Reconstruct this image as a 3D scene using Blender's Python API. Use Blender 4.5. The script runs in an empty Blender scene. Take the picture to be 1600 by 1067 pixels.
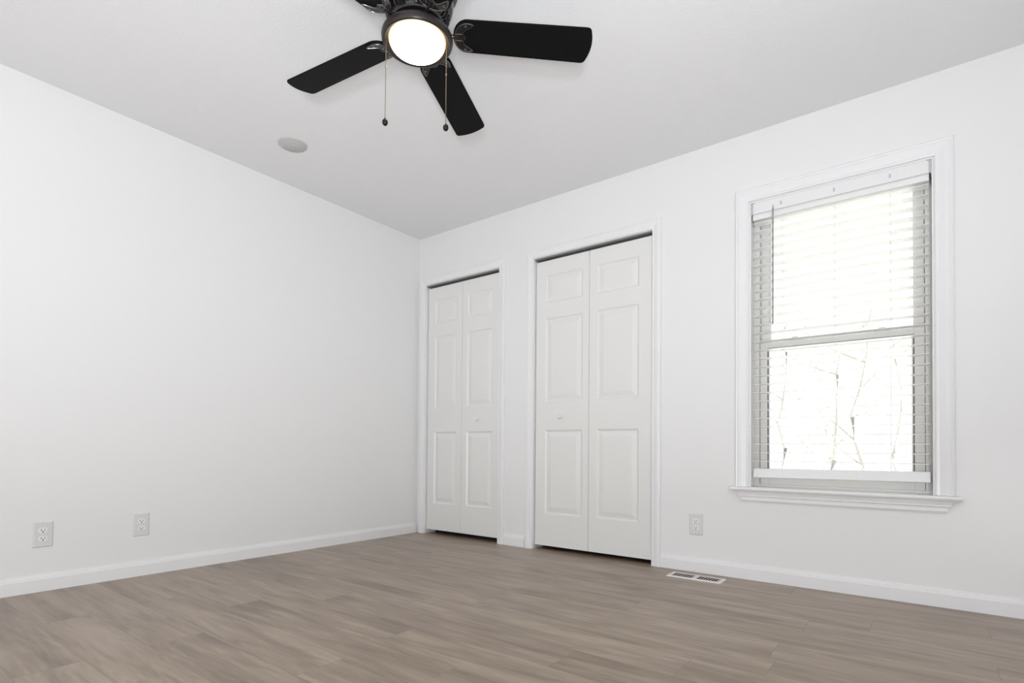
import bpy, bmesh, math, random
from mathutils import Vector, Matrix

random.seed(7)
PI = math.pi
SC = bpy.context.scene
COL = SC.collection

# ------------------------------------------------------------------ camera
F_PX, PP_Y = 849.165, 686.684
cam_d = bpy.data.cameras.new('camera')
cam_d.sensor_width = 36.0
cam_d.lens = F_PX / 1600.0 * 36.0
cam_d.shift_y = (PP_Y - 533.5) / 1600.0
cam_d.clip_start = 0.02
cam_d.clip_end = 200
cam = bpy.data.objects.new('camera', cam_d)
COL.objects.link(cam)
SC.camera = cam
yaw, pitch, roll = 0.648453, 0.016752, 0.007839
d = Vector((-math.sin(yaw) * math.cos(pitch), math.cos(yaw) * math.cos(pitch), math.sin(pitch)))
r0 = Vector((math.cos(yaw), math.sin(yaw), 0))
u0 = r0.cross(d)
rr = r0 * math.cos(roll) + u0 * math.sin(roll)
uu = -r0 * math.sin(roll) + u0 * math.cos(roll)
M = Matrix((rr, uu, -d)).transposed().to_4x4()
M.translation = Vector((3.36029, -3.13481, 0.69729))
cam.matrix_world = M

# ------------------------------------------------------------------ world, light, exposure
WORLD_LOW, WORLD_HIGH, FLASH_W = 1.75, 1.3, 27.0
w = bpy.data.worlds.new('daylight')
SC.world = w
w.use_nodes = True
bg = w.node_tree.nodes['Background']
bg.inputs['Color'].default_value = (0.95, 0.97, 1.0, 1)
bg.inputs['Strength'].default_value = 1.0
# overcast sky above, brighter below the horizon, added to light the ceiling
_n, _l = w.node_tree.nodes, w.node_tree.links
_tc = _n.new('ShaderNodeTexCoord')
_sx = _n.new('ShaderNodeSeparateXYZ')
_l.new(_tc.outputs['Generated'], _sx.inputs[0])
_mr = _n.new('ShaderNodeMapRange')
_mr.inputs[1].default_value = -0.25
_mr.inputs[2].default_value = 0.15
_mr.inputs[3].default_value = WORLD_LOW
_mr.inputs[4].default_value = WORLD_HIGH
_l.new(_sx.outputs['Z'], _mr.inputs[0])
_l.new(_mr.outputs[0], bg.inputs['Strength'])
# the photographer's soft light, low behind the camera
_fl = bpy.data.lights.new('soft_flash', 'AREA')
_fl.shape = 'DISK'
_fl.size = 0.36
_fl.energy = FLASH_W
_fl.spread = math.radians(118)
_fl.color = (0.975, 0.985, 1.0)
_fo = bpy.data.objects.new('soft_flash', _fl)
COL.objects.link(_fo)
_fo.location = (4.40, -4.60, 0.24)
_fo.rotation_euler = (Vector((0.3, -0.7, 1.2)) - Vector(_fo.location)).to_track_quat('-Z', 'Y').to_euler()
# second lamp added to brighten the ceiling, aimed up from behind the camera
_bl = bpy.data.lights.new('ceiling_fill', 'AREA')
_bl.shape = 'DISK'
_bl.size = 0.5
_bl.energy = 47.0
_bl.spread = math.radians(140)
_bl.color = (0.92, 0.955, 1.0)
_bo = bpy.data.objects.new('ceiling_fill', _bl)
COL.objects.link(_bo)
_bo.location = (3.70, -3.45, 0.45)
_bo.rotation_euler = (Vector((3.0, -2.9, 2.44)) - Vector(_bo.location)).to_track_quat('-Z', 'Y').to_euler()
# sun over the yard, from the side of the house
_sl = bpy.data.lights.new('sun', 'SUN')
_sl.energy = 13.5
_sl.angle = math.radians(2)
_so = bpy.data.objects.new('sun', _sl)
COL.objects.link(_so)
_so.location = (8, 4, 8)
_so.rotation_euler = Vector((-1.0, 0.12, -0.9)).to_track_quat('-Z', 'Y').to_euler()
SC.view_settings.view_transform = 'Standard'
SC.view_settings.look = 'None'
SC.view_settings.exposure = 0.09
SC.view_settings.gamma = 1.0
SC.view_settings.use_curve_mapping = False


# ------------------------------------------------------------------ materials
def s2l(c):
    c = c / 255.0
    return c / 12.92 if c <= 0.04045 else ((c + 0.055) / 1.055) ** 2.4


def rgb(r, g, b):
    return (s2l(r), s2l(g), s2l(b), 1)


def mat(name, col, rough=0.5, metal=0.0, spec=0.5, bump=None):
    m = bpy.data.materials.new(name)
    m.use_nodes = True
    nt = m.node_tree
    p = nt.nodes['Principled BSDF']
    p.inputs['Base Color'].default_value = col
    p.inputs['Roughness'].default_value = rough
    p.inputs['Metallic'].default_value = metal
    p.inputs['Specular IOR Level'].default_value = spec
    # faint procedural variation of the tone so that no surface is dead flat
    tc = nt.nodes.new('ShaderNodeTexCoord')
    nz = nt.nodes.new('ShaderNodeTexNoise')
    nz.inputs['Scale'].default_value = bump[0] if bump else 30.0
    nz.inputs['Detail'].default_value = 3.0
    nt.links.new(tc.outputs['Object'], nz.inputs['Vector'])
    mx = nt.nodes.new('ShaderNodeMix')
    mx.data_type = 'RGBA'
    k = 0.985
    mx.inputs[6].default_value = (col[0] * k, col[1] * k, col[2] * k, 1)
    mx.inputs[7].default_value = col
    nt.links.new(nz.outputs['Fac'], mx.inputs[0])
    nt.links.new(mx.outputs[2], p.inputs['Base Color'])
    if bump:
        b = nt.nodes.new('ShaderNodeBump')
        b.inputs['Strength'].default_value = bump[1]
        b.inputs['Distance'].default_value = bump[2]
        nt.links.new(nz.outputs['Fac'], b.inputs['Height'])
        nt.links.new(b.outputs['Normal'], p.inputs['Normal'])
    return m


M_WALL = mat('wall_paint', (0.84, 0.84, 0.84, 1), 0.36, 0, 0.40, (160, 0.05, 0.002))
M_CEIL = mat('ceiling_paint', (0.85, 0.85, 0.857, 1), 0.85, 0, 0.2, (110, 0.35, 0.004))
M_TRIM = mat('trim_paint', (0.845, 0.845, 0.85, 1), 0.32, 0, 0.45)
M_DOOR = mat('door_paint', (0.81, 0.808, 0.79, 1), 0.35, 0, 0.45)
M_PLATE = mat('outlet_plastic', (0.73, 0.73, 0.73, 1), 0.35)
M_SOCKET = mat('socket_plastic', (0.86, 0.86, 0.85, 1), 0.3)
M_SLOT = mat('socket_slot', (0.02, 0.02, 0.02, 1), 0.6)
M_GREYPLATE = mat('cover_grey', (0.55, 0.55, 0.55, 1), 0.7)
M_TRACK = mat('track_steel', (0.26, 0.26, 0.26, 1), 0.5, 0.3)
M_VINYL = mat('window_vinyl', (0.74, 0.73, 0.70, 1), 0.4)
M_GASKET = mat('dark_gasket', (0.10, 0.10, 0.10, 1), 0.6)
M_STRIP = mat('gap_shade_grey', (0.34, 0.34, 0.34, 1), 0.8)
M_SLAT = mat('blind_white', (0.88, 0.88, 0.88, 1), 0.4)


def add_translucency(m, k, col):
    """thin faux-wood vinyl lets some daylight through"""
    nt = m.node_tree
    out = nt.nodes['Material Output']
    p = nt.nodes['Principled BSDF']
    t = nt.nodes.new('ShaderNodeBsdfTranslucent')
    t.inputs['Color'].default_value = col
    mx = nt.nodes.new('ShaderNodeMixShader')
    mx.inputs[0].default_value = k
    nt.links.new(p.outputs[0], mx.inputs[1])
    nt.links.new(t.outputs[0], mx.inputs[2])
    nt.links.new(mx.outputs[0], out.inputs['Surface'])


M_VANE = mat('blind_slat_vinyl', (0.93, 0.93, 0.92, 1), 0.4)
M_LEAF = mat('pale_leaf', (0.33, 0.31, 0.22, 1), 0.7)
add_translucency(M_LEAF, 0.3, (0.6, 0.58, 0.4, 1))
M_CORD = mat('cord_white', (0.8, 0.8, 0.8, 1), 0.8)
M_BRACKET = mat('clear_plastic', (0.55, 0.55, 0.56, 1), 0.15)
M_WAND = mat('wand_grey', (0.33, 0.33, 0.34, 1), 0.2)
M_RIM = mat('polished_rim', (0.30, 0.29, 0.28, 1), 0.25, 0.9)
M_BLACK = mat('blade_black', (0.005, 0.005, 0.0052, 1), 0.55, 0, 0.09)
M_GLOSS = mat('gloss_black', (0.012, 0.011, 0.011, 1), 0.12, 0, 0.6)
M_KNOB = mat('knob_black', (0.008, 0.008, 0.008, 1), 0.45, 0, 0.25)
M_BRONZE = mat('dark_bronze', (0.026, 0.021, 0.019, 1), 0.32, 0.1, 0.32)
M_CHAIN = mat('antique_chain', (0.20, 0.16, 0.12, 1), 0.35, 0.8)
M_REG = mat('register_white', (0.86, 0.80, 0.77, 1), 0.4)
M_DARK = mat('shade_dark', (0.012, 0.011, 0.01, 1), 0.9)
M_CLOSET = mat('closet_shade', (0.10, 0.10, 0.10, 1), 0.9)  # interior coloured dark so the door gaps read as black shade
M_BARK = mat('pale_bark', (0.46, 0.44, 0.40, 1), 0.9, 0, 0.2)
M_LITTER = mat('leaf_litter', (0.75, 0.72, 0.64, 1), 0.95, 0, 0.1, (3, 0.4, 0.05))


def glass_material():
    m = bpy.data.materials.new('window_glass')
    m.use_nodes = True
    nt = m.node_tree
    nt.nodes.clear()
    out = nt.nodes.new('ShaderNodeOutputMaterial')
    tr = nt.nodes.new('ShaderNodeBsdfTransparent')
    tr.inputs['Color'].default_value = (0.97, 0.98, 0.97, 1)
    gl = nt.nodes.new('ShaderNodeBsdfGlossy')
    gl.inputs['Roughness'].default_value = 0.02
    fr = nt.nodes.new('ShaderNodeFresnel')
    fr.inputs['IOR'].default_value = 1.3
    mx = nt.nodes.new('ShaderNodeMixShader')
    nt.links.new(fr.outputs[0], mx.inputs[0])
    nt.links.new(tr.outputs[0], mx.inputs[1])
    nt.links.new(gl.outputs[0], mx.inputs[2])
    nt.links.new(mx.outputs[0], out.inputs['Surface'])
    return m


M_GLASS = glass_material()


def lamp_material():
    m = bpy.data.materials.new('lit_frosted_glass')
    m.use_nodes = True
    nt = m.node_tree
    p = nt.nodes['Principled BSDF']
    p.inputs['Base Color'].default_value = (0.9, 0.85, 0.75, 1)
    p.inputs['Roughness'].default_value = 0.25
    tc = nt.nodes.new('ShaderNodeTexCoord')
    sx = nt.nodes.new('ShaderNodeSeparateXYZ')
    nt.links.new(tc.outputs['Generated'], sx.inputs[0])
    ra = nt.nodes.new('ShaderNodeValToRGB')
    e = ra.color_ramp.elements
    e[0].position = 0.0
    e[0].color = (1.0, 0.93, 0.80, 1)
    e[1].position = 1.0
    e[1].color = (1.0, 0.60, 0.25, 1)
    k = ra.color_ramp.elements.new(0.55)
    k.color = (1.0, 0.80, 0.52, 1)
    nt.links.new(sx.outputs['Z'], ra.inputs[0])
    st = nt.nodes.new('ShaderNodeMapRange')
    st.inputs[1].default_value = 0.08
    st.inputs[2].default_value = 0.62
    st.inputs[3].default_value = 12.0
    st.inputs[4].default_value = 0.8
    nt.links.new(sx.outputs['Z'], st.inputs[0])
    nt.links.new(ra.outputs[0], p.inputs['Emission Color'])
    nt.links.new(st.outputs[0], p.inputs['Emission Strength'])
    return m


M_LAMP = lamp_material()


def floor_material():
    m = bpy.data.materials.new('greige_vinyl_planks')
    m.use_nodes = True
    nt = m.node_tree
    N, L = nt.nodes, nt.links
    p = N['Principled BSDF']
    at = N.new('ShaderNodeAttribute')
    at.attribute_name = 'plank'          # x: tone, y: seed, z: spare
    sep = N.new('ShaderNodeSeparateXYZ')
    L.new(at.outputs['Vector'], sep.inputs[0])
    tc = N.new('ShaderNodeTexCoord')
    off = N.new('ShaderNodeCombineXYZ')
    for i in range(3):
        L.new(sep.outputs['Y'], off.inputs[i])
    add = N.new('ShaderNodeVectorMath')
    add.operation = 'ADD'
    L.new(tc.outputs['Object'], add.inputs[0])
    L.new(off.outputs[0], add.inputs[1])

    def noise(scale, sx, sy, detail, rough=0.55, dist=0.0):
        mp = N.new('ShaderNodeMapping')
        mp.inputs['Scale'].default_value = (sx, sy, 1)
        L.new(add.outputs[0], mp.inputs['Vector'])
        n = N.new('ShaderNodeTexNoise')
        n.inputs['Scale'].default_value = scale
        n.inputs['Detail'].default_value = detail
        n.inputs['Roughness'].default_value = rough
        n.inputs['Distortion'].default_value = dist
        L.new(mp.outputs[0], n.inputs['Vector'])
        return n.outputs['Fac']

    broad = noise(1.0, 1.6, 9.0, 3, 0.5, 0.6)
    streak = noise(1.0, 3.0, 27.0, 5, 0.60, 0.8)
    fine = noise(1.0, 8.0, 260.0, 3, 0.6)
    hue = noise(1.0, 1.2, 3.0, 2)

    def madd(a, k, b):
        x = N.new('ShaderNodeMath')
        x.operation = 'MULTIPLY_ADD'
        L.new(a, x.inputs[0])
        x.inputs[1].default_value = k
        if isinstance(b, float):
            x.inputs[2].default_value = b
        else:
            L.new(b, x.inputs[2])
        return x.outputs[0]

    t = madd(broad, 1.15, -0.88)
    t = madd(streak, 1.25, t)
    t = madd(fine, 0.22, t)
    t = madd(sep.outputs['X'], 0.22, t)
    ramp = N.new('ShaderNodeValToRGB')
    el = ramp.color_ramp.elements
    el[0].position = 0.12
    el[0].color = FLOOR_DARK
    el[1].position = 0.85
    el[1].color = FLOOR_LIGHT
    q = el.new(0.48)
    q.color = FLOOR_MID
    L.new(t, ramp.inputs[0])
    tint = N.new('ShaderNodeMix')
    tint.data_type = 'RGBA'
    tint.blend_type = 'MULTIPLY'
    hr = N.new('ShaderNodeValToRGB')
    hr.color_ramp.elements[0].position = 0.35
    hr.color_ramp.elements[0].color = (1.0, 0.985, 0.95, 1)
    hr.color_ramp.elements[1].position = 0.65
    hr.color_ramp.elements[1].color = (1.0, 0.98, 0.985, 1)
    L.new(hue, hr.inputs[0])
    tint.inputs[0].default_value = 1.0
    L.new(ramp.outputs[0], tint.inputs[6])
    L.new(hr.outputs[0], tint.inputs[7])
    L.new(tint.outputs[2], p.inputs['Base Color'])
    ro = madd(streak, 0.12, 0.27)
    L.new(ro, p.inputs['Roughness'])
    p.inputs['Specular IOR Level'].default_value = 0.6
    b = N.new('ShaderNodeBump')
    b.inputs['Strength'].default_value = 0.05
    b.inputs['Distance'].default_value = 0.0006
    L.new(fine, b.inputs['Height'])
    L.new(b.outputs['Normal'], p.inputs['Normal'])
    return m


FLOOR_DARK = (0.172, 0.129, 0.092, 1)
FLOOR_MID = (0.284, 0.219, 0.162, 1)
FLOOR_LIGHT = (0.395, 0.318, 0.245, 1)
M_FLOOR = floor_material()
M_SEAM = mat('plank_seam', (0.17, 0.135, 0.105, 1), 0.7)


# ------------------------------------------------------------------ mesh helpers
def obj(name, bm, m, parent=None, smooth=False, loc=None, bevel=0.0):
    me = bpy.data.meshes.new(name)
    bmesh.ops.recalc_face_normals(bm, faces=bm.faces[:])
    bm.to_mesh(me)
    bm.free()
    for x in (m if isinstance(m, (list, tuple)) else [m]):
        me.materials.append(x)
    o = bpy.data.objects.new(name, me)
    COL.objects.link(o)
    if parent:
        o.parent = parent
    if loc:
        o.location = loc
    if smooth:
        for f in me.polygons:
            f.use_smooth = True
        me.set_sharp_from_angle(angle=math.radians(38))
    if bevel:
        b = o.modifiers.new('soft_edges', 'BEVEL')
        b.width = bevel
        b.segments = 2
        b.limit_method = 'ANGLE'
    return o


def tag(o, label, cat, group=None, kind=None):
    o['label'] = label
    o['category'] = cat
    if group:
        o['group'] = group
    if kind:
        o['kind'] = kind
    return o


def empty(name, loc, rot=(0, 0, 0)):
    o = bpy.data.objects.new(name, None)
    o.empty_display_size = 0.1
    o.location = loc
    o.rotation_euler = rot
    COL.objects.link(o)
    return o


def box(bm, x0, x1, y0, y1, z0, z1, mi=0):
    v = [bm.verts.new((x, y, z)) for x in (x0, x1) for y in (y0, y1) for z in (z0, z1)]
    for q in ((0, 1, 3, 2), (4, 6, 7, 5), (0, 4, 5, 1), (2, 3, 7, 6), (0, 2, 6, 4), (1, 5, 7, 3)):
        f = bm.faces.new([v[i] for i in q])
        f.material_index = mi
    return v


def nb():
    return bmesh.new()


def bbox(*a):
    bm = nb()
    box(bm, *a)
    return bm


def lathe(bm, prof, seg=48, c=(0, 0, 0)):
    rings = []
    for r, z in prof:
        if r < 1e-6:
            rings.append([bm.verts.new((c[0], c[1], c[2] + z))])
        else:
            rings.append([bm.verts.new((c[0] + r * math.cos(2 * PI * i / seg), c[1] + r * math.sin(2 * PI * i / seg), c[2] + z)) for i in range(seg)])
    for a, b in zip(rings, rings[1:]):
        for i in range(seg):
            j = (i + 1) % seg
            if len(a) == 1 and len(b) == 1:
                continue
            if len(a) == 1:
                bm.faces.new((a[0], b[i], b[j]))
            elif len(b) == 1:
                bm.faces.new((a[i], a[j], b[0]))
            else:
                bm.faces.new((a[i], a[j], b[j], b[i]))
    return bm


def tube(bm, pts, rad, seg=8):
    pts = [Vector(q) for q in pts]
    rads = rad if isinstance(rad, (list, tuple)) else [rad] * len(pts)
    rings = []
    for i, q in enumerate(pts):
        t = (pts[min(i + 1, len(pts) - 1)] - pts[max(i - 1, 0)]).normalized()
        a = t.cross(Vector((0, 0, 1)))
        if a.length < 1e-3:
            a = t.cross(Vector((1, 0, 0)))
        a.normalize()
        b = t.cross(a)
        rings.append([bm.verts.new(q + (a * math.cos(2 * PI * k / seg) + b * math.sin(2 * PI * k / seg)) * rads[i]) for k in range(seg)])
    for a, b in zip(rings, rings[1:]):
        for k in range(seg):
            bm.faces.new((a[k], a[(k + 1) % seg], b[(k + 1) % seg], b[k]))
    bm.faces.new(rings[0][::-1])
    bm.faces.new(rings[-1])
    return bm


def prism(bm, outline, z0, z1, f=lambda x, y, z: (x, y, z)):
    lo = [bm.verts.new(f(x, y, z0)) for x, y in outline]
    hi = [bm.verts.new(f(x, y, z1)) for x, y in outline]
    n = len(outline)
    bm.faces.new(lo[::-1])
    bm.faces.new(hi)
    for i in range(n):
        bm.faces.new((lo[i], lo[(i + 1) % n], hi[(i + 1) % n], hi[i]))


def slab_with_holes(bm, x0, x1, z0, z1, y0, y1, holes):
    """A wall in the xz plane between y0 and y1 with rectangular holes."""
    xs = sorted({x0, x1, *[h[0] for h in holes], *[h[1] for h in holes]})
    zs = sorted({z0, z1, *[h[2] for h in holes], *[h[3] for h in holes]})

    def solid(i, k):
        if not (0 <= i < len(xs) - 1 and 0 <= k < len(zs) - 1):
            return False
        cx, cz = (xs[i] + xs[i + 1]) / 2, (zs[k] + zs[k + 1]) / 2
        return not any(h[0] < cx < h[1] and h[2] < cz < h[3] for h in holes)

    V = {}

    def v(i, j, k):
        if (i, j, k) not in V:
            V[i, j, k] = bm.verts.new((xs[i], (y0, y1)[j], zs[k]))
        return V[i, j, k]

    for i in range(len(xs) - 1):
        for k in range(len(zs) - 1):
            if not solid(i, k):
                continue
            bm.faces.new((v(i, 0, k), v(i + 1, 0, k), v(i + 1, 0, k + 1), v(i, 0, k + 1)))
            bm.faces.new((v(i, 1, k), v(i, 1, k + 1), v(i + 1, 1, k + 1), v(i + 1, 1, k)))
            if not solid(i - 1, k):
                bm.faces.new((v(i, 0, k), v(i, 0, k + 1), v(i, 1, k + 1), v(i, 1, k)))
            if not solid(i + 1, k):
                bm.faces.new((v(i + 1, 0, k), v(i + 1, 1, k), v(i + 1, 1, k + 1), v(i + 1, 0, k + 1)))
            if not solid(i, k - 1):
                bm.faces.new((v(i, 0, k), v(i, 1, k), v(i + 1, 1, k), v(i + 1, 0, k)))
            if not solid(i, k + 1):
                bm.faces.new((v(i, 0, k + 1), v(i + 1, 0, k + 1), v(i + 1, 1, k + 1), v(i, 1, k + 1)))
    return bm


def mitred_casing(bm, x0, x1, z0, z1, prof, y=0.0, bottom=False):
    """Moulding round an opening; prof = (distance outward, projection into the room)."""
    cols = []
    for dd, t in prof:
        cols.append([(x0 - dd, y - t, z0), (x0 - dd, y - t, z1 + dd), (x1 + dd, y - t, z1 + dd), (x1 + dd, y - t, z0)])
    n = len(prof)
    V = [[bm.verts.new(q) for q in c] for c in cols]
    for s in range(3):
        for i in range(n):
            j = (i + 1) % n
            bm.faces.new((V[i][s], V[j][s], V[j][s + 1], V[i][s + 1]))
    bm.faces.new([V[i][0] for i in range(n)])
    bm.faces.new([V[i][3] for i in range(n)])
    return bm


CASING = [(0.004, 0.0), (0.004, 0.010), (0.008, 0.0125), (0.016, 0.0115), (0.022, 0.0135), (0.034, 0.017), (0.044, 0.0185), (0.050, 0.0165), (0.054, 0.018), (0.058, 0.0165), (0.060, 0.013), (0.060, 0.0)]


def scaled(prof, k):
    return [(a * k, b) for a, b in prof]


# ------------------------------------------------------------------ room shell
H = 2.44
XR, YF = 4.75, -4.9
C1 = (0.087, 0.857, 2.036)       # closet openings: left, right, head height
C2 = (1.172, 2.046, 2.036)
WIN = (2.608, 3.398, 0.495, 2.050)

bm = slab_with_holes(nb(), -0.12, XR, 0, H, 0.0, 0.13,
                     [(C1[0], C1[1], -0.01, C1[2]), (C2[0], C2[1], -0.01, C2[2]), WIN])
# holes reach the floor: drop the strips below
o = obj('wall_back', bm, M_WALL)
tag(o, 'white painted wall with two closets and a window', 'wall', kind='structure')

o = obj('wall_left', bbox(-0.12, 0.0, YF, 0.0, 0, H), M_WALL)
tag(o, 'bare white painted wall on the left with two outlets', 'wall', kind='structure')

o = obj('wall_right', bbox(XR, XR + 0.12, YF, 0.13, -0.12, H + 0.12), M_WALL)
tag(o, 'white painted wall on the right, outside the picture', 'wall', kind='structure')

bm = slab_with_holes(nb(), -0.12, XR + 0.12, -0.12, H + 0.12, YF - 0.12, YF, [(0.9, 3.9, 0.20, 2.05)])
o = obj('wall_rear', bm, M_WALL)
tag(o, 'white painted wall behind the camera with a wide opening', 'wall', kind='structure')

o = obj('ceiling', bbox(-0.12, XR, YF, 0.13, H, H + 0.12), M_CEIL)
tag(o, 'flat white ceiling with faint stippled texture', 'ceiling', kind='structure')


# floor: planks run along x, rows 0.178 deep
def build_floor():
    bm = nb()
    lay = bm.faces.layers.float_vector.new('plank')
    W, Lg = 0.178, 1.22
    seam_x = {-1: 0.40, 0: 3.560, 1: 0.75, 2: 2.983, 3: 1.106, 4: 1.720, 5: 2.965, 6: 0.30, 7: 2.40, 8: 1.789, 9: 0.95, 10: 1.830, 11: 1.210, 12: 0.62, 13: 1.190}
    g = 0.0004
    z = 0.0
    x_lo, x_hi = -0.12, XR
    prev = 0.5
    for k in range(-2, 28):
        yc = -(0.33 + W * k)
        ya, yb = yc - W / 2, yc + W / 2
        yb_c, ya_c = min(yb, 0.13), max(ya, YF)
        if yb_c <= ya_c:
            continue
        s = seam_x.get(k, random.uniform(0, Lg))
        s = s - math.ceil((s - x_lo) / Lg) * Lg
        while s < x_hi:
            a, b = max(s, x_lo), min(s + Lg, x_hi)
            s += Lg
            if b - a < 0.002:
                continue
            tone = random.uniform(-1, 1) * 0.28 + random.uniform(-1, 1) * 0.2
            f = bm.faces.new([bm.verts.new(q) for q in ((a + g, ya_c + g, z), (b - g, ya_c + g, z), (b - g, yb_c - g, z), (a + g, yb_c - g, z))])
            f[lay] = (tone + 0.35, random.uniform(0, 60), 0)
    n = len(bm.faces)
    vs = [bm.verts.new(q) for q in ((x_lo, YF, -0.0004), (x_hi, YF, -0.0004), (x_hi, 0.13, -0.0004), (x_lo, 0.13, -0.0004))]
    f = bm.faces.new(vs)
    f.material_index = 1
    box(bm, x_lo, x_hi, YF, 0.13, -0.12, -0.001, 1)
    me = bpy.data.meshes.new('floor')
    bm.to_mesh(me)
    bm.free()
    me.materials.append(M_FLOOR)
    me.materials.append(M_SEAM)
    o = bpy.data.objects.new('floor', me)
    COL.objects.link(o)
    return tag(o, 'greige wood-look vinyl plank floor', 'floor', kind='structure')


build_floor()

# closets behind the bifold doors
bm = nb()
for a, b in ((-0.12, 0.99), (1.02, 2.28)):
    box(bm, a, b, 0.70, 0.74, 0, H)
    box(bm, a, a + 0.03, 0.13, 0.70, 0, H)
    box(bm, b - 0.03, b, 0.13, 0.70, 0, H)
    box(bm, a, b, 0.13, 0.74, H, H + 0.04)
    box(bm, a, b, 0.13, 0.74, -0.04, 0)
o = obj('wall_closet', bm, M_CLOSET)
tag(o, 'closet interiors coloured dark as shade behind the bifold doors', 'wall', kind='structure')

# baseboards
BASE = [(0.0, 0.0), (0.0125, 0.0), (0.0125, 0.058), (0.0105, 0.064), (0.0095, 0.070), (0.0065, 0.074), (0.005, 0.080), (0.0, 0.082)]


def base_run(bm, p0, p1, nrm):
    p0, p1, nrm = Vector(p0), Vector(p1), Vector(nrm)
    A = [bm.verts.new(p0 + nrm * t + Vector((0, 0, z))) for t, z in BASE]
    B = [bm.verts.new(p1 + nrm * t + Vector((0, 0, z))) for t, z in BASE]
    n = len(BASE)
    bm.faces.new(A)
    bm.faces.new(B[::-1])
    for i in range(n):
        bm.faces.new((A[i], A[(i + 1) % n], B[(i + 1) % n], B[i]))


bm = nb()
base_run(bm, (0, YF, 0), (0, -0.019, 0), (1, 0, 0))
o = obj('baseboard_left', bm, M_TRIM)
tag(o, 'white baseboard along the bare left wall', 'baseboard', kind='structure')
bm = nb()
base_run(bm, (C1[1] + 0.061, 0, 0), (C2[0] - 0.067, 0, 0), (0, -1, 0))
base_run(bm, (C2[1] + 0.061, 0, 0), (XR, 0, 0), (0, -1, 0))
o = obj('baseboard_back', bm, M_TRIM)
tag(o, 'white baseboard between the closets and under the window', 'baseboard', kind='structure')


# ------------------------------------------------------------------ closets
def door_leaf(x0, x1, z0, z1, px0, px1, bands, y=0.020, th=0.034):
    """Moulded hollow-core leaf: flat stiles and rails, raised panels with ogee recess."""
    bm = nb()
    xs = [x0, px0, px1, x1]
    zs = [z0]
    for a, b in bands:
        zs += [a, b]
    zs.append(z1)
    V = {}

    def v(i, k):
        if (i, k) not in V:
            V[i, k] = bm.verts.new((xs[i], y, zs[k]))
        return V[i, k]

    RING = [(0.004, 0.0035), (0.009, 0.0075), (0.015, 0.0085), (0.020, 0.0075), (0.045, 0.0015), (0.048, 0.0012)]
    for i in range(3):
        for k in range(len(zs) - 1):
            q = [v(i, k), v(i + 1, k), v(i + 1, k + 1), v(i, k + 1)]
            if i == 1 and k % 2 == 1:
                prev = q
                for dd, dep in RING:
                    ring = [bm.verts.new((xs[1] + dd, y + dep, zs[k] + dd)), bm.verts.new((xs[2] - dd, y + dep, zs[k] + dd)),
                            bm.verts.new((xs[2] - dd, y + dep, zs[k + 1] - dd)), bm.verts.new((xs[1] + dd, y + dep, zs[k + 1] - dd))]
                    for j in range(4):
                        bm.faces.new((prev[j], prev[(j + 1) % 4], ring[(j + 1) % 4], ring[j]))
                    prev = ring
                bm.faces.new(prev)
            else:
                bm.faces.new(q)
    # edges and back
    nz = len(zs)
    loop = [v(0, k) for k in range(nz)] + [v(i, nz - 1) for i in range(1, 4)] + [v(3, k) for k in range(nz - 2, -1, -1)] + [v(2, 0), v(1, 0)]
    back = [bm.verts.new((q.co.x, y + th, q.co.z)) for q in loop]
    n = len(loop)
    for j in range(n):
        bm.faces.new((loop[j], loop[(j + 1) % n], back[(j + 1) % n], back[j]))
    bm.faces.new(back)
    return bm


BANDS = [(0.248, 0.828), (1.022, 1.607), (1.715, 1.906)]
KNOB = [(0.0, 0.0), (0.011, 0.0), (0.011, 0.002), (0.006, 0.005), (0.0055, 0.010), (0.010, 0.015), (0.0145, 0.021), (0.0150, 0.026), (0.012, 0.031), (0.006, 0.033), (0.0, 0.0335)]


def closet(idx, C, seam, leaves, knob_leaf, knob_xz, z0, label):
    x0, x1, top = C
    root = empty('door_%d' % idx, ((x0 + x1) / 2, 0.02, 0))
    tag(root, label, 'door', kind='structure')
    inv = Vector(root.location)

    def part(name, bm, m, parent=root, **k):
        if parent is root:
            bmesh.ops.translate(bm, verts=bm.verts[:], vec=-inv)
        return obj(name, bm, m, parent, **k)

    zt = 2.012
    for i, (a, b, p0, p1) in enumerate(leaves):
        lf = part('door_leaf', door_leaf(a, b, z0, zt, p0, p1, BANDS), M_DOOR)
        if i == knob_leaf:
            bm = nb()
            lathe(bm, KNOB, 24)
            bmesh.ops.rotate(bm, verts=bm.verts[:], cent=(0, 0, 0), matrix=Matrix.Rotation(PI / 2, 3, 'X'))
            bmesh.ops.translate(bm, verts=bm.verts[:], vec=Vector((knob_xz[0], 0.020, knob_xz[1])) - inv)
            k = obj('knob', bm, M_TRIM, lf, smooth=True)
            k['label'] = 'small round white knob'
    # overhead steel track
    bm = nb()
    box(bm, x0 + 0.001, x1 - 0.001, 0.003, 0.050, 2.0265, 2.0355)
    tr = part('track', bm, M_TRACK)
    tr['label'] = 'grey steel track above the door leaves'
    return root


root = closet(1, C1, 0.472, [(C1[0] + 0.007, 0.4705, 0.172, 0.416), (0.4735, C1[1] - 0.003, 0.525, 0.783)], 1, (0.640, 0.921), 0.034,
              'narrower white bifold closet door beside the room corner, knob on right leaf')
root = closet(2, C2, 1.603, [(C2[0] + 0.007, 1.6005, 1.258, 1.552), (1.6035, C2[1] - 0.003, 1.661, 1.952)], 0, (1.388, 0.918), 0.028,
              'wider white bifold closet door nearer the window, knob on left leaf')

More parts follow.
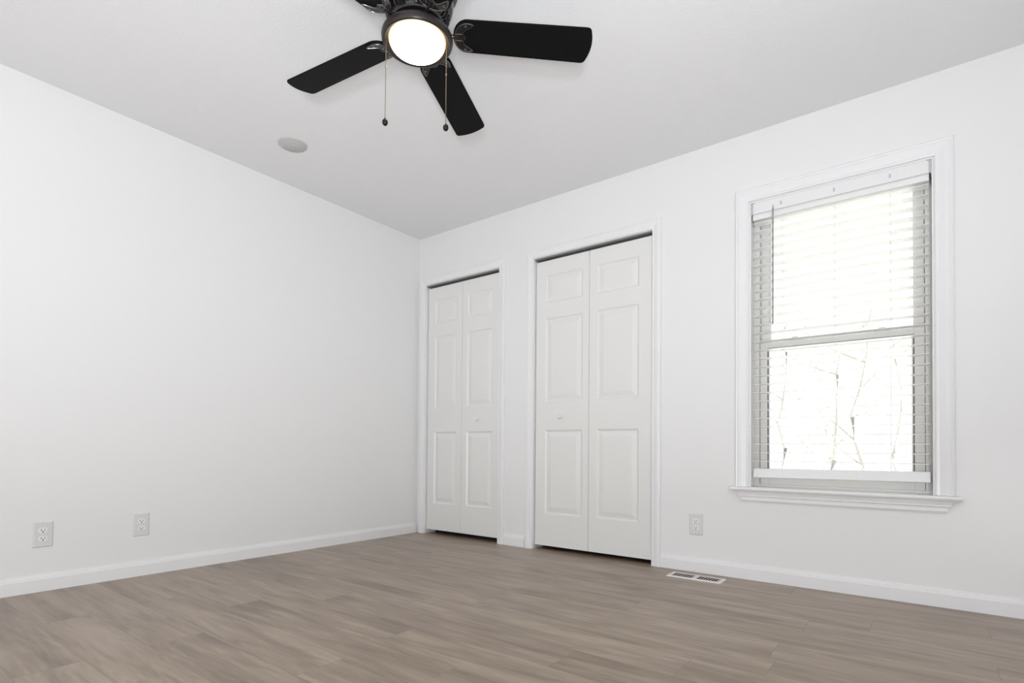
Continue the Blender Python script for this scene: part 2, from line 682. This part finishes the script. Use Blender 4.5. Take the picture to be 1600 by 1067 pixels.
JAMB = 0.006
for i, (C, label) in enumerate(((C1, 'white casing around the closet in the corner'), (C2, 'white casing around the closet nearer the window'))):
    bm = nb()
    k = 1.0
    mitred_casing(bm, C[0], C[1], 0.0, C[2], CASING if i else scaled(CASING, 1.0))
    o = obj('trim_%d' % (i + 1), bm, M_TRIM)
    tag(o, label, 'trim', kind='structure')

# ------------------------------------------------------------------ window
wx0, wx1, wz0, wz1 = WIN
win = empty('window_1', ((wx0 + wx1) / 2, 0.0, wz0))
tag(win, 'white double-hung window with moulded casing and sill', 'window', kind='structure')
WO = Vector(win.location)


def wpart(name, bm, m, parent=None, **k):
    bmesh.ops.translate(bm, verts=bm.verts[:], vec=-WO)
    return obj(name, bm, m, parent or win, **k)


bm = nb()
mitred_casing(bm, wx0, wx1, wz0 + 0.006, wz1, scaled(CASING, 1.25))
wpart('casing', bm, M_TRIM)

# jamb lining and vinyl channels
bm = nb()
box(bm, wx0, wx0 + 0.004, 0.001, 0.13, wz0, wz1)
box(bm, wx1 - 0.004, wx1, 0.001, 0.13, wz0, wz1)
box(bm, wx0 + 0.004, wx1 - 0.004, 0.001, 0.13, wz1 - 0.004, wz1)
wpart('jamb', bm, M_TRIM)
wpart('head_filler', bbox(wx0 + 0.004, wx1 - 0.004, 0.0045, 0.0120, 1.9865, wz1 - 0.004), M_TRIM)  # added filler board: covers the dark soffit and catches light like the wall
bm = nb()
for s in (0, 1):
    X = (lambda t: wx0 + 0.004 + t) if s == 0 else (lambda t: wx1 - 0.004 - t)
    for t0, t1, y0, y1 in ((0.0, 0.026, 0.080, 0.086), (0.0, 0.012, 0.086, 0.128), (0.012, 0.026, 0.104, 0.108), (0.008, 0.012, 0.076, 0.080)):
        a, b = sorted((X(t0), X(t1)))
        box(bm, a, b, y0, y1, wz0 + 0.012, wz1 - 0.004)
box(bm, wx0 + 0.03, wx1 - 0.03, 0.080, 0.128, wz1 - 0.034, wz1 - 0.004)
box(bm, wx0 + 0.004, wx1 - 0.004, 0.074, 0.128, wz0 + 0.004, wz0 + 0.018)
f = wpart('frame', bm, M_VINYL)
bm = nb()
for a, b in ((wx0 + 0.026, wx0 + 0.0335), (wx1 - 0.0335, wx1 - 0.026)):
    box(bm, a, b, 0.1045, 0.1085, wz0 + 0.018, wz1 - 0.034)
ws = wpart('gap_shade', bm, M_STRIP)  # added strip: grey stands in for gap shade, blocks sky showing through
ws['label'] = 'grey strip added as shade in the gap between sash and channel'
f['label'] = 'greyish vinyl window channel'


def ring_frame(bm, x0, x1, z0, z1, y0, y1, l, r, b, t):
    box(bm, x0, x0 + l, y0, y1, z0, z1)
    box(bm, x1 - r, x1, y0, y1, z0, z1)
    box(bm, x0 + l, x1 - r, y0, y1, z0, z0 + b)
    box(bm, x0 + l, x1 - r, y0, y1, z1 - t, z1)


sx0, sx1 = wx0 + 0.032, wx1 - 0.032
# upper sash (outer track)
bm = nb()
ring_frame(bm, sx0, sx1, 1.252, wz1 - 0.036, 0.110, 0.126, 0.050, 0.044, 0.030, 0.040)
us = wpart('upper_sash', bm, M_VINYL, bevel=0.0015)
wpart('glass_pane', bbox(sx0 + 0.050, sx1 - 0.044, 0.117, 0.120, 1.282, wz1 - 0.076), M_GLASS, us)
# lower sash (inner track)
bm = nb()
lx0, lx1 = sx0 + 0.037, sx1 - 0.040
ring_frame(bm, sx0, sx1, wz0 + 0.018, 1.290, 0.087, 0.1035, 0.037, 0.040, 0.050, 0.030)
ls = wpart('lower_sash', bm, M_VINYL, bevel=0.0015)
bm = nb()
ring_frame(bm, lx0, lx1, wz0 + 0.068, 1.260, 0.0880, 0.098, 0.0045, 0.0045, 0.004, 0.009)
g = wpart('gasket', bm, M_GASKET, ls)
g['label'] = 'thin dark gasket around the lower pane'
bm = nb()
ring_frame(bm, lx0 + 0.0045, lx1 - 0.0045, wz0 + 0.072, 1.251, 0.0935, 0.098, 0.006, 0.006, 0.005, 0.010)
wpart('glazing_bead', bm, M_TRIM, ls)
wpart('glass_pane', bbox(lx0 + 0.004, lx1 - 0.004, 0.0985, 0.1005, wz0 + 0.066, 1.256), M_GLASS, ls)
for cx in (2.815, 3.200):
    bm = nb()
    prism(bm, [(-0.036, 0), (0.036, 0), (0.032, 0.010), (0.014, 0.014), (0.008, 0.020), (-0.014, 0.020), (-0.018, 0.012), (-0.032, 0.010)], 0.088, 0.102,
          lambda x, y, z: (cx + x, z, 1.290 + y))
    wpart('sash_lock', bm, M_VINYL, ls)

# stool and apron
bm = nb()
box(bm, wx0, wx1, -0.005, 0.076, 0.4800, 0.500)
out = [(-0.002, 0.480), (-0.002, 0.500), (-0.032, 0.500), (-0.037, 0.497), (-0.039, 0.490), (-0.037, 0.483), (-0.032, 0.480)]
a = [bm.verts.new((2.512, y, z)) for y, z in out]
b = [bm.verts.new((3.494, y, z)) for y, z in out]
bm.faces.new(a)
bm.faces.new(b[::-1])
for i in range(len(out)):
    j = (i + 1) % len(out)
    bm.faces.new((a[i], a[j], b[j], b[i]))
wpart('stool', bm, M_TRIM)
AP = [(0.0, 0.480), (0.020, 0.480), (0.0205, 0.474), (0.0185, 0.466), (0.0165, 0.458), (0.017, 0.452), (0.0125, 0.447), (0.0120, 0.437), (0.0135, 0.432), (0.011, 0.424), (0.0, 0.422)]
bm = nb()
a = [bm.verts.new((2.540 + 0.022 * (0.0205 - t) / 0.0205 + (0.480 - z) * 0.28, -t, z)) for t, z in AP]
b = [bm.verts.new((3.468 - 0.022 * (0.0205 - t) / 0.0205 - (0.480 - z) * 0.28, -t, z)) for t, z in AP]
bm.faces.new(a)
bm.faces.new(b[::-1])
for i in range(len(AP)):
    j = (i + 1) % len(AP)
    bm.faces.new((a[i], a[j], b[j], b[i]))
wpart('apron', bm, M_TRIM)

# ------------------------------------------------------------------ blind
blind = empty('window_blind', ((wx0 + wx1) / 2, 0.045, 2.000))
tag(blind, 'white horizontal slat blind lowered with open slats in the window', 'blind')
BO = Vector(blind.location)


def bpart(name, bm, m, parent=None, **k):
    bmesh.ops.translate(bm, verts=bm.verts[:], vec=-BO)
    return obj(name, bm, m, parent or blind, **k)


bx0, bx1 = wx0 + 0.010, wx1 - 0.014
# open-topped U-shaped steel headrail with turned-in lips
bm = nb()
HR = [(-0.028, 0.0), (-0.028, -0.0535), (-0.026, -0.0555), (0.028, -0.0555), (0.028, 0.0), (0.022, 0.0), (0.022, -0.003), (0.0255, -0.003), (0.0255, -0.052), (-0.0225, -0.052), (-0.0225, -0.003), (-0.022, 0.0)]
a = [bm.verts.new((bx0, 0.045 + y, 2.012 + z)) for y, z in HR]
b = [bm.verts.new((bx1, 0.045 + y, 2.012 + z)) for y, z in HR]
bm.faces.new(a)
bm.faces.new(b[::-1])
for i in range(len(HR)):
    j = (i + 1) % len(HR)
    bm.faces.new((a[i], a[j], b[j], b[i]))
hr = bpart('headrail', bm, M_SLAT)
CORDS = (2.761, 3.004, 3.236)
for cx in CORDS:
    bm = nb()
    box(bm, cx - 0.0035, cx + 0.0035, 0.0020, 0.0046, 2.010, 2.024)
    box(bm, cx - 0.0035, cx + 0.0035, 0.0020, 0.0046, 2.006, 2.010)
    bpart('valance_clip', bm, M_BRACKET, hr)
for s, bxx in ((0, wx0 + 0.0042), (1, wx1 - 0.0042)):
    bm = nb()
    q = 1 if s == 0 else -1
    a, b2 = sorted((bxx, bxx + q * 0.0025))
    box(bm, a, b2, -0.002, 0.076, 1.975, wz1 - 0.0045)
    a, b2 = sorted((bxx, bxx + q * 0.018))
    box(bm, a, b2, -0.002, 0.076, wz1 - 0.0070, wz1 - 0.0045)
    a, b2 = sorted((bxx, bxx + q * 0.010))
    box(bm, a, b2, 0.0005, 0.0025, 1.985, wz1 - 0.007)
    br = bpart('bracket', bm, M_BRACKET)
    br['label'] = 'clear plastic end bracket of the headrail'

# slats
NS = 29
Z_TOP, Z_BOT = 1.940, 0.640
proto_mesh = None
for i in range(NS):
    z = Z_TOP + (Z_BOT - Z_TOP) * i / (NS - 1)
    if proto_mesh is None:
        bm = nb()
        n = 6
        top, bot = [], []
        for j in range(n + 1):
            y = -0.025 + 0.05 * j / n
            cz = 0.0012 * (1 - (2 * j / n - 1) ** 2)
            top.append((y, cz + 0.0013))
            bot.append((y, cz - 0.0013))
        loop = top + bot[::-1]
        hw = (bx1 - bx0) / 2 - 0.001
        a = [bm.verts.new((-hw, y, zz)) for y, zz in loop]
        b = [bm.verts.new((hw, y, zz)) for y, zz in loop]
        bm.faces.new(a)
        bm.faces.new(b[::-1])
        for k in range(len(loop)):
            j = (k + 1) % len(loop)
            bm.faces.new((a[k], a[j], b[j], b[k]))
        s = obj('slat', bm, M_VANE, blind)
        proto_mesh = s.data
    else:
        s = bpy.data.objects.new('slat', proto_mesh)
        COL.objects.link(s)
        s.parent = blind
    s.location = Vector(((bx0 + bx1) / 2, 0.045, z)) - BO
    s.rotation_euler = (math.radians(-2.0 + random.uniform(-0.8, 0.8)), math.radians(random.uniform(-0.06, 0.06)), 0)

# bottom rail, hanging turned towards the room
bm = nb()
R = [(-0.026, -0.003), (-0.024, -0.007), (-0.018, -0.008), (0.018, -0.008), (0.024, -0.007), (0.026, -0.003), (0.026, 0.003), (0.024, 0.007), (0.018, 0.008), (-0.018, 0.008), (-0.024, 0.007), (-0.026, 0.003)]
hw = (bx1 - bx0) / 2
a = [bm.verts.new((-hw, y, z)) for y, z in R]
b = [bm.verts.new((hw, y, z)) for y, z in R]
bm.faces.new(a)
bm.faces.new(b[::-1])
for k in range(len(R)):
    j = (k + 1) % len(R)
    bm.faces.new((a[k], a[j], b[j], b[k]))
rail = obj('bottom_rail', bm, M_SLAT, blind)
rail.location = Vector(((bx0 + bx1) / 2, 0.040, 0.577)) - BO
rail.rotation_euler = (math.radians(76), math.radians(-0.35), 0)
for cx in CORDS:
    bm = nb()
    for yy in (0.0185, 0.0715):
        tube(bm, [(cx, yy, 1.957), (cx, yy, 0.64), (cx, 0.040, 0.600)], 0.0007, 6)
    for i in range(NS):
        z = Z_TOP + (Z_BOT - Z_TOP) * i / (NS - 1)
        tube(bm, [(cx, 0.0185, z - 0.0022), (cx, 0.0715, z - 0.0022)], 0.0005, 4)
    bpart('ladder_cord', bm, M_CORD)
bm = nb()
tube(bm, [(2.722, 0.0040, 2.012), (2.722, 0.001, 2.006), (2.722, 0.001, 1.99), (2.7215, 0.001, 1.374)], [0.0016, 0.0016, 0.0042, 0.0042], 6)
wd = bpart('tilt_wand', bm, M_WAND)
wd['label'] = 'grey translucent tilt wand'


# ------------------------------------------------------------------ outlets
def make_outlet(name):
    root = empty(name, (0, 0, 0))
    bm = nb()
    w2, h2 = 0.0385, 0.061
    rings = [(0.0, 0.0), (0.0, 0.002), (0.003, 0.0052), (0.006, 0.0060)]
    prev = None
    for ins, t in rings:
        ring = [bm.verts.new((x * (w2 - ins), -t, z * (h2 - ins))) for x, z in ((-1, -1), (1, -1), (1, 1), (-1, 1))]
        if prev:
            for j in range(4):
                bm.faces.new((prev[j], prev[(j + 1) % 4], ring[(j + 1) % 4], ring[j]))
        else:
            bm.faces.new(ring[::-1])
        prev = ring
    bm.faces.new(prev)
    obj('cover_plate', bm, M_PLATE, root)
    for s in (1, -1):
        bm = nb()
        pts = []
        for i in range(28):
            a = 2 * PI * i / 28
            pts.append((0.0172 * math.cos(a), max(-0.0125, min(0.0125, 0.0172 * math.sin(a)))))
        prism(bm, pts, -0.0056, -0.0076, lambda x, y, z, s=s: (x, z, y + s * 0.0195))
        so = obj('socket', bm, M_SOCKET, root)
        bm = nb()
        for x0, x1, za, zb in ((-0.0080, -0.0056, -0.0030, 0.0060), (0.0056, 0.0080, -0.0020, 0.0050)):
            box(bm, x0, x1, -0.00785, -0.0074, s * 0.0195 + za, s * 0.0195 + zb)
        pts = [(0.0030 * math.cos(2 * PI * i / 14), 0.0030 * math.sin(2 * PI * i / 14) - 0.0075) for i in range(14)]
        prism(bm, pts, -0.0074, -0.00785, lambda x, y, z, s=s: (x, z, y + s * 0.0195))
        obj('slot', bm, M_SLOT, so)
    bm = nb()
    lathe(bm, [(0.0, 0.0), (0.0032, 0.0), (0.0028, 0.0009), (0.0, 0.0011)], 14)
    bmesh.ops.rotate(bm, verts=bm.verts[:], cent=(0, 0, 0), matrix=Matrix.Rotation(PI / 2, 3, 'X'))
    bmesh.ops.translate(bm, verts=bm.verts[:], vec=(0, -0.0060, 0))
    obj('screw', bm, M_PLATE, root)
    return root


def copy_tree(o, parent=None):
    c = o.copy()
    COL.objects.link(c)
    if parent:
        c.parent = parent
    for ch in [q for q in bpy.data.objects if q.parent == o]:
        copy_tree(ch, c)
    return c


out0 = make_outlet('wall_outlet')
OUT = [((2.317, 0.0, 0.272), 0, 'white double outlet on the wall between closet and window, above floor vent'),
       ((0.0, -2.001, 0.274), PI / 2, 'white double outlet on the left wall, the one nearer the corner'),
       ((0.0, -2.411, 0.271), PI / 2, 'white double outlet on the left wall, farther from the corner')]
for i, (loc, rz, lab) in enumerate(OUT):
    o = out0 if i == 0 else copy_tree(out0)
    o.location = loc
    o.rotation_euler = (0, 0, rz)
    tag(o, lab, 'outlet', 'double outlets low on the walls')

# ------------------------------------------------------------------ floor register
reg = empty('floor_vent', (2.364, -0.148, 0.0))
tag(reg, 'white slotted metal vent in the floor by the baseboard', 'vent')
L2, W2 = 0.146, 0.059
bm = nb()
box(bm, -L2 + 0.02, L2 - 0.02, -W2 + 0.012, W2 - 0.012, 0.0003, 0.0012)  # dark sheet on the solid floor, painted as the shade below the slots
o = obj('slot_shade', bm, M_DARK, reg)
o['label'] = 'dark sheet painted as shade between the slots'
bm = nb()
iw, il = 0.042, 0.126
prev = None
for (a, b, z) in ((L2, W2, 0.0), (L2, W2, 0.0015), (L2 - 0.004, W2 - 0.004, 0.0045), (il, iw, 0.0048), (il, iw, 0.0008)):
    ring = [bm.verts.new((x * a, y * b, z)) for x, y in ((-1, -1), (1, -1), (1, 1), (-1, 1))]
    if prev:
        for j in range(4):
            bm.faces.new((prev[j], prev[(j + 1) % 4], ring[(j + 1) % 4], ring[j]))
    prev = ring
box(bm, -0.009, 0.009, -iw, iw, 0.0008, 0.0047)
obj('vent_frame', bm, M_REG, reg)
bm = nb()
for s in (-1, 1):
    n = 8
    for i in range(n):
        x = s * (0.009 + (il - 0.009) * (i + 0.5) / n)
        # louvre bars leaning outward from the middle
        v = [(x - 0.0018, -iw, 0.0046), (x + 0.0014, -iw, 0.0046), (x + 0.0014, -iw, 0.0038), (x - 0.0018, -iw, 0.0038)]
        A = [bm.verts.new(q) for q in v]
        B = [bm.verts.new((q[0], iw, q[2])) for q in v]
        bm.faces.new(A)
        bm.faces.new(B[::-1])
        for j in range(4):
            bm.faces.new((A[j], A[(j + 1) % 4], B[(j + 1) % 4], B[j]))
obj('grille', bm, M_REG, reg)

# ------------------------------------------------------------------ round cover on the ceiling
cov = empty('ceiling_cover', (0.467, -1.433, H))
tag(cov, 'round light grey cover plate on the ceiling, left of the fan', 'cover plate')
bm = nb()
lathe(bm, [(0.0, 0.0), (0.078, 0.0), (0.078, -0.004), (0.074, -0.007), (0.0, -0.0085)], 48)
obj('plate', bm, M_GREYPLATE, cov, smooth=True)
for a in (0.0, 1.0):
    bm = nb()
    x = -0.045 + 0.058 * a
    y = -0.037 + 0.030 * a
    lathe(bm, [(0.0, 0.0), (0.005, 0.0), (0.004, -0.0025), (0.0, -0.003)], 14, (x, y, -0.0078))
    obj('screw', bm, M_PLATE, cov, smooth=True)

# ------------------------------------------------------------------ ceiling fan
FX, FY = 1.843, -1.743
fan = empty('ceiling_fan', (FX, FY, H))
tag(fan, 'black five-blade ceiling fan with a lit round glass lamp', 'ceiling fan')
Z0 = -H


def fz(z):
    return z + Z0


bm = nb()
prof = [(0.0, 2.44), (0.150, 2.44), (0.153, 2.432), (0.150, 2.424), (0.135, 2.415), (0.132, 2.40), (0.134, 2.375), (0.130, 2.352), (0.118, 2.330), (0.112, 2.326), (0.104, 2.306), (0.098, 2.298), (0.096, 2.290), (0.055, 2.289), (0.0, 2.289)]
lathe(bm, [(r, fz(z)) for r, z in prof], 64)
# cooling fins round the lower cone of the motor
for i in range(40):
    a = 2 * PI * i / 40
    e = Vector((math.cos(a), math.sin(a), 0))
    t = Vector((-math.sin(a), math.cos(a), 0)) * 0.0030
    q0 = e * 0.117 + Vector((0, 0, fz(2.330)))
    q1 = e * 0.104 + Vector((0, 0, fz(2.302)))
    o1 = e * 0.005 + Vector((0, 0, -0.002))
    v = [bm.verts.new(q) for q in (q0 - t, q0 + t, q1 + t, q1 - t, q0 - t + o1, q0 + t + o1, q1 + t + o1, q1 - t + o1)]
    for q in ((4, 5, 6, 7), (0, 1, 5, 4), (1, 2, 6, 5), (2, 3, 7, 6), (3, 0, 4, 7)):
        bm.faces.new([v[k] for k in q])
obj('motor_housing', bm, M_GLOSS, fan, smooth=True)

bm = nb()
lathe(bm, [(0.0, fz(2.289)), (0.058, fz(2.289)), (0.060, fz(2.282)), (0.056, fz(2.270)), (0.050, fz(2.262)), (0.0, fz(2.262))], 48)
obj('flywheel', bm, M_GLOSS, fan, smooth=True)

# light kit: bronze ring holding the glass
bm = nb()
prof = [(0.050, 2.263), (0.070, 2.261), (0.110, 2.255), (0.126, 2.250), (0.132, 2.244), (0.1335, 2.236), (0.132, 2.228), (0.127, 2.2205), (0.122, 2.2190), (0.118, 2.2215), (0.112, 2.2275), (0.108, 2.2335), (0.0, 2.2345)]
lathe(bm, [(r, fz(z)) for r, z in prof], 72)
o = obj('light_ring', bm, M_BRONZE, fan, smooth=True)
o['label'] = 'dark bronze ring around the lamp glass'
bm = nb()
prof = [(0.1070, 2.2325)]
for i in range(1, 15):
    a = PI / 2 * i / 14
    prof.append((0.1070 * math.cos(a) ** 0.8 if i < 14 else 0.0, 2.2325 - 0.050 * math.sin(a)))
lathe(bm, [(r, fz(z)) for r, z in prof], 64)
o = obj('lamp_glass', bm, M_LAMP, fan, smooth=True)
o['label'] = 'glowing frosted glass bowl'

# blades
ZB = 2.265
R_ROOT, R_TIP = 0.134, 0.668


def blade_outline():
    pts = []
    hw_r, hw_t = 0.066, 0.0735
    # rounded root
    n = 14
    for i in range(n + 1):
        a = -PI / 2 - PI * i / n          # from -y side round to +y side through -x
        cx = R_ROOT + 0.052
        pts.append((cx + 0.052 * math.cos(a), hw_r * math.sin(a)))
    # now at (cx, +hw_r) ; straight to tip
    rc = 0.020
    cx = R_TIP - 0.010 - rc
    for i in range(6):
        a = PI / 2 - (PI / 2 - 0.16) * i / 5
        pts.append((cx + rc * math.cos(a), hw_t - rc + rc * math.sin(a)))
    for i in range(1, 8):
        y = (hw_t - rc * 1.0) * (1 - 2 * i / 8)
        pts.append((R_TIP - 0.009 * (y / (hw_t - rc)) ** 2, y))
    for i in range(6):
        a = -0.16 - (PI / 2 - 0.16) * i / 5
        pts.append((cx + rc * math.cos(a), -hw_t + rc + rc * math.sin(a)))
    return pts


def crescent_outline(off=0.0, n=18):
    """Moon-shaped iron under the blade root, tips toward the blade, scalloped inside."""
    cx, ax, ay = R_ROOT + 0.052, 0.050 - off, 0.060 - off
    out, inn = [], []
    for i in range(n + 1):
        a = PI * 0.5 - 0.0 + PI * i / n
        x = cx + ax * math.cos(a)
        y = ay * math.sin(a)
        out.append((x, y))
    tipx = cx + 0.028 - off * 1.5
    out = [(tipx, ay * 0.90)] + [(tipx - 0.012, ay * 0.985)] + out + [(tipx - 0.012, -ay * 0.985), (tipx, -ay * 0.90)]
    for y, x in ((-0.80, 0.012), (-0.55, -0.010), (-0.34, -0.019), (-0.18, -0.015), (0.0, -0.009), (0.18, -0.015), (0.34, -0.019), (0.55, -0.010), (0.80, 0.012)):
        inn.append((cx + x + off, ay * y))
    return out + inn


def make_blade(ang, pitch_a):
    """One blade with its iron, as parts of the fan: blade > iron."""
    rot = Matrix.Rotation(ang, 4, 'Z') @ Matrix.Translation((0, 0, fz(ZB))) @ Matrix.Rotation(-pitch_a, 4, 'X')
    # +y side of the blade (counter-clockwise) hangs lower
    bm = nb()
    prism(bm, blade_outline(), -0.003, 0.003)
    b = obj('blade', bm, M_BLACK, fan, bevel=0.0012)
    b.matrix_local = rot
    bm = nb()
    prism(bm, crescent_outline(), -0.0075, -0.003)
    n_flat = len(bm.faces)
    ol = crescent_outline(0.0035)
    tube(bm, [(x, y, -0.0080) for x, y in ol + ol[:1]], 0.0010, 6)
    for s in (1, -1):
        tube(bm, [(R_ROOT + 0.008, s * 0.012, -0.008), (R_ROOT + 0.034, s * 0.014, -0.008)], 0.0013, 6)
        lathe(bm, [(0.0, -0.0105), (0.004, -0.0095), (0.0045, -0.0070)], 10, (R_ROOT + 0.046, s * 0.047, 0))
    bm.faces.ensure_lookup_table()
    for f in bm.faces[n_flat:]:
        f.material_index = 1
    lathe(bm, [(0.0, -0.0105), (0.004, -0.0095), (0.0045, -0.0070)], 10, (R_ROOT + 0.026, 0.0, 0))
    # arm: from the flywheel down to the iron
    inv = rot.inverted()
    pts = []
    for r, z in ((0.050, 2.277), (0.075, 2.276), (0.098, 2.270), (0.118, 2.2615), (0.136, 2.259), (0.150, 2.2605)):
        pts.append(inv @ (Matrix.Rotation(ang, 4, 'Z') @ Vector((r, 0, fz(z)))))
    tube(bm, pts, [0.010, 0.010, 0.009, 0.0075, 0.0065, 0.005], 10)
    ir = obj('blade_iron', bm, [M_GLOSS, M_RIM], b, smooth=True)
    return b


for ang in (42.6, 113.5, 187.8, 267.0, 333.0):
    make_blade(math.radians(ang), math.radians(11.5))

# pull chains
for dx, dy, zend, zmid in ((-0.083, -0.081, 1.914, 2.123), (0.094, 0.060, 1.899, 2.098)):
    bm = nb()
    z = 2.221
    while z > zend + 0.012:
        lathe(bm, [(0.0, 0.0016), (0.0012, 0.0010), (0.0016, 0.0), (0.0012, -0.0010), (0.0, -0.0016)], 6, (dx, dy, fz(z)))
        z -= 0.0034
    tube(bm, [(dx, dy, fz(2.224)), (dx, dy, fz(zend + 0.01))], 0.0006, 5)
    lathe(bm, [(0.0, 0.005), (0.0022, 0.004), (0.0028, 0.0), (0.0022, -0.004), (0.0, -0.005)], 8, (dx, dy, fz(zmid)))
    ch = obj('pull_chain', bm, M_CHAIN, fan, smooth=True)
    bm = nb()
    lathe(bm, [(0.0, 0.0150), (0.0030, 0.0145), (0.0042, 0.0110), (0.0085, 0.0070), (0.0108, 0.0), (0.0100, -0.0060), (0.0070, -0.0110), (0.0030, -0.0135), (0.0, -0.0140)], 20, (dx, dy, fz(zend)))
    k = obj('pull_knob', bm, M_KNOB, ch, smooth=True)
    k['label'] = 'small round black pull'

# ------------------------------------------------------------------ outside the window
bm = nb()
box(bm, -14, 16, 0.9, 34, -0.62, -0.60)
o = obj('ground', bm, M_LITTER)
tag(o, 'pale leaf-covered ground seen through the lower window sash', 'ground', kind='structure')


def make_tree(name, x, y, h, r, seed, label):
    rnd = random.Random(seed)
    root = empty(name, (x, y, -0.60))
    tag(root, label, 'tree', 'thin bare trees outside the window')
    pts, px, py = [], 0.0, 0.0
    n = 9
    for i in range(n + 1):
        pts.append((px, py, h * i / n))
        px += rnd.uniform(-0.10, 0.10)
        py += rnd.uniform(-0.06, 0.06)
    bm = nb()
    tube(bm, pts, [r * (1 - 0.8 * i / n) for i in range(n + 1)], 8)
    obj('trunk', bm, M_BARK, root, smooth=True)
    bm = nb()
    lf = nb()
    for i in range(9):
        t = rnd.uniform(0.12, 0.95)
        k = min(int(t * n), n - 1)
        b0 = Vector(pts[k])
        a = rnd.uniform(0, 2 * PI)
        ln = rnd.uniform(0.5, 1.3)
        q = [b0]
        dirv = Vector((math.cos(a), math.sin(a) * 0.5, rnd.uniform(0.3, 1.1))).normalized()
        for j in range(4):
            q.append(q[-1] + dirv * ln / 4 + Vector((rnd.uniform(-.05, .05), rnd.uniform(-.05, .05), rnd.uniform(-.03, .05))))
        tube(bm, q, [r * 0.30, r * 0.25, r * 0.2, r * 0.15, r * 0.08], 5)
        for j in (2, 3):
            e = q[j] + Vector((rnd.uniform(-.3, .3), rnd.uniform(-.1, .1), rnd.uniform(.1, .35)))
            tube(bm, [q[j], (q[j] + e) / 2 + Vector((0.02, 0, 0)), e], r * 0.10, 4)
            for _ in range(4):
                c0 = q[j].lerp(e, rnd.uniform(0.2, 1.0))
                a1 = Vector((rnd.uniform(-1, 1), rnd.uniform(-1, 1), rnd.uniform(-1, 0.3))).normalized() * rnd.uniform(0.03, 0.055)
                b1 = a1.cross(Vector((rnd.uniform(-1, 1), rnd.uniform(-1, 1), 1))).normalized() * a1.length * 0.38
                up = a1.cross(b1).normalized() * 0.006
                m0 = lf.verts.new(c0)
                m1 = lf.verts.new(c0 + a1)
                l1 = lf.verts.new(c0 + a1 * 0.45 + b1 + up)
                l2 = lf.verts.new(c0 + a1 * 0.45 - b1 + up)
                lf.faces.new((m0, l1, m1))
                lf.faces.new((m0, m1, l2))
    obj('branches', bm, M_BARK, root)
    obj('leaves', lf, M_LEAF, root)['kind'] = 'stuff'
    return root


TREES = [(1.81, 5.2, 3.0, 0.035, 1, 'thin bare tree behind the left edge of the lower pane'),
         (2.02, 8.0, 3.4, 0.055, 2, 'thin bare tree behind the middle of the lower pane'),
         (2.78, 5.6, 3.2, 0.050, 3, 'bare tree behind the right half of the lower pane'),
         (3.07, 8.9, 3.6, 0.035, 4, 'thin bare tree behind the right edge of the lower pane')]
for x, y, h, r, sd, lab in TREES:
    make_tree('bare_tree', x, y, h, r, sd, lab)
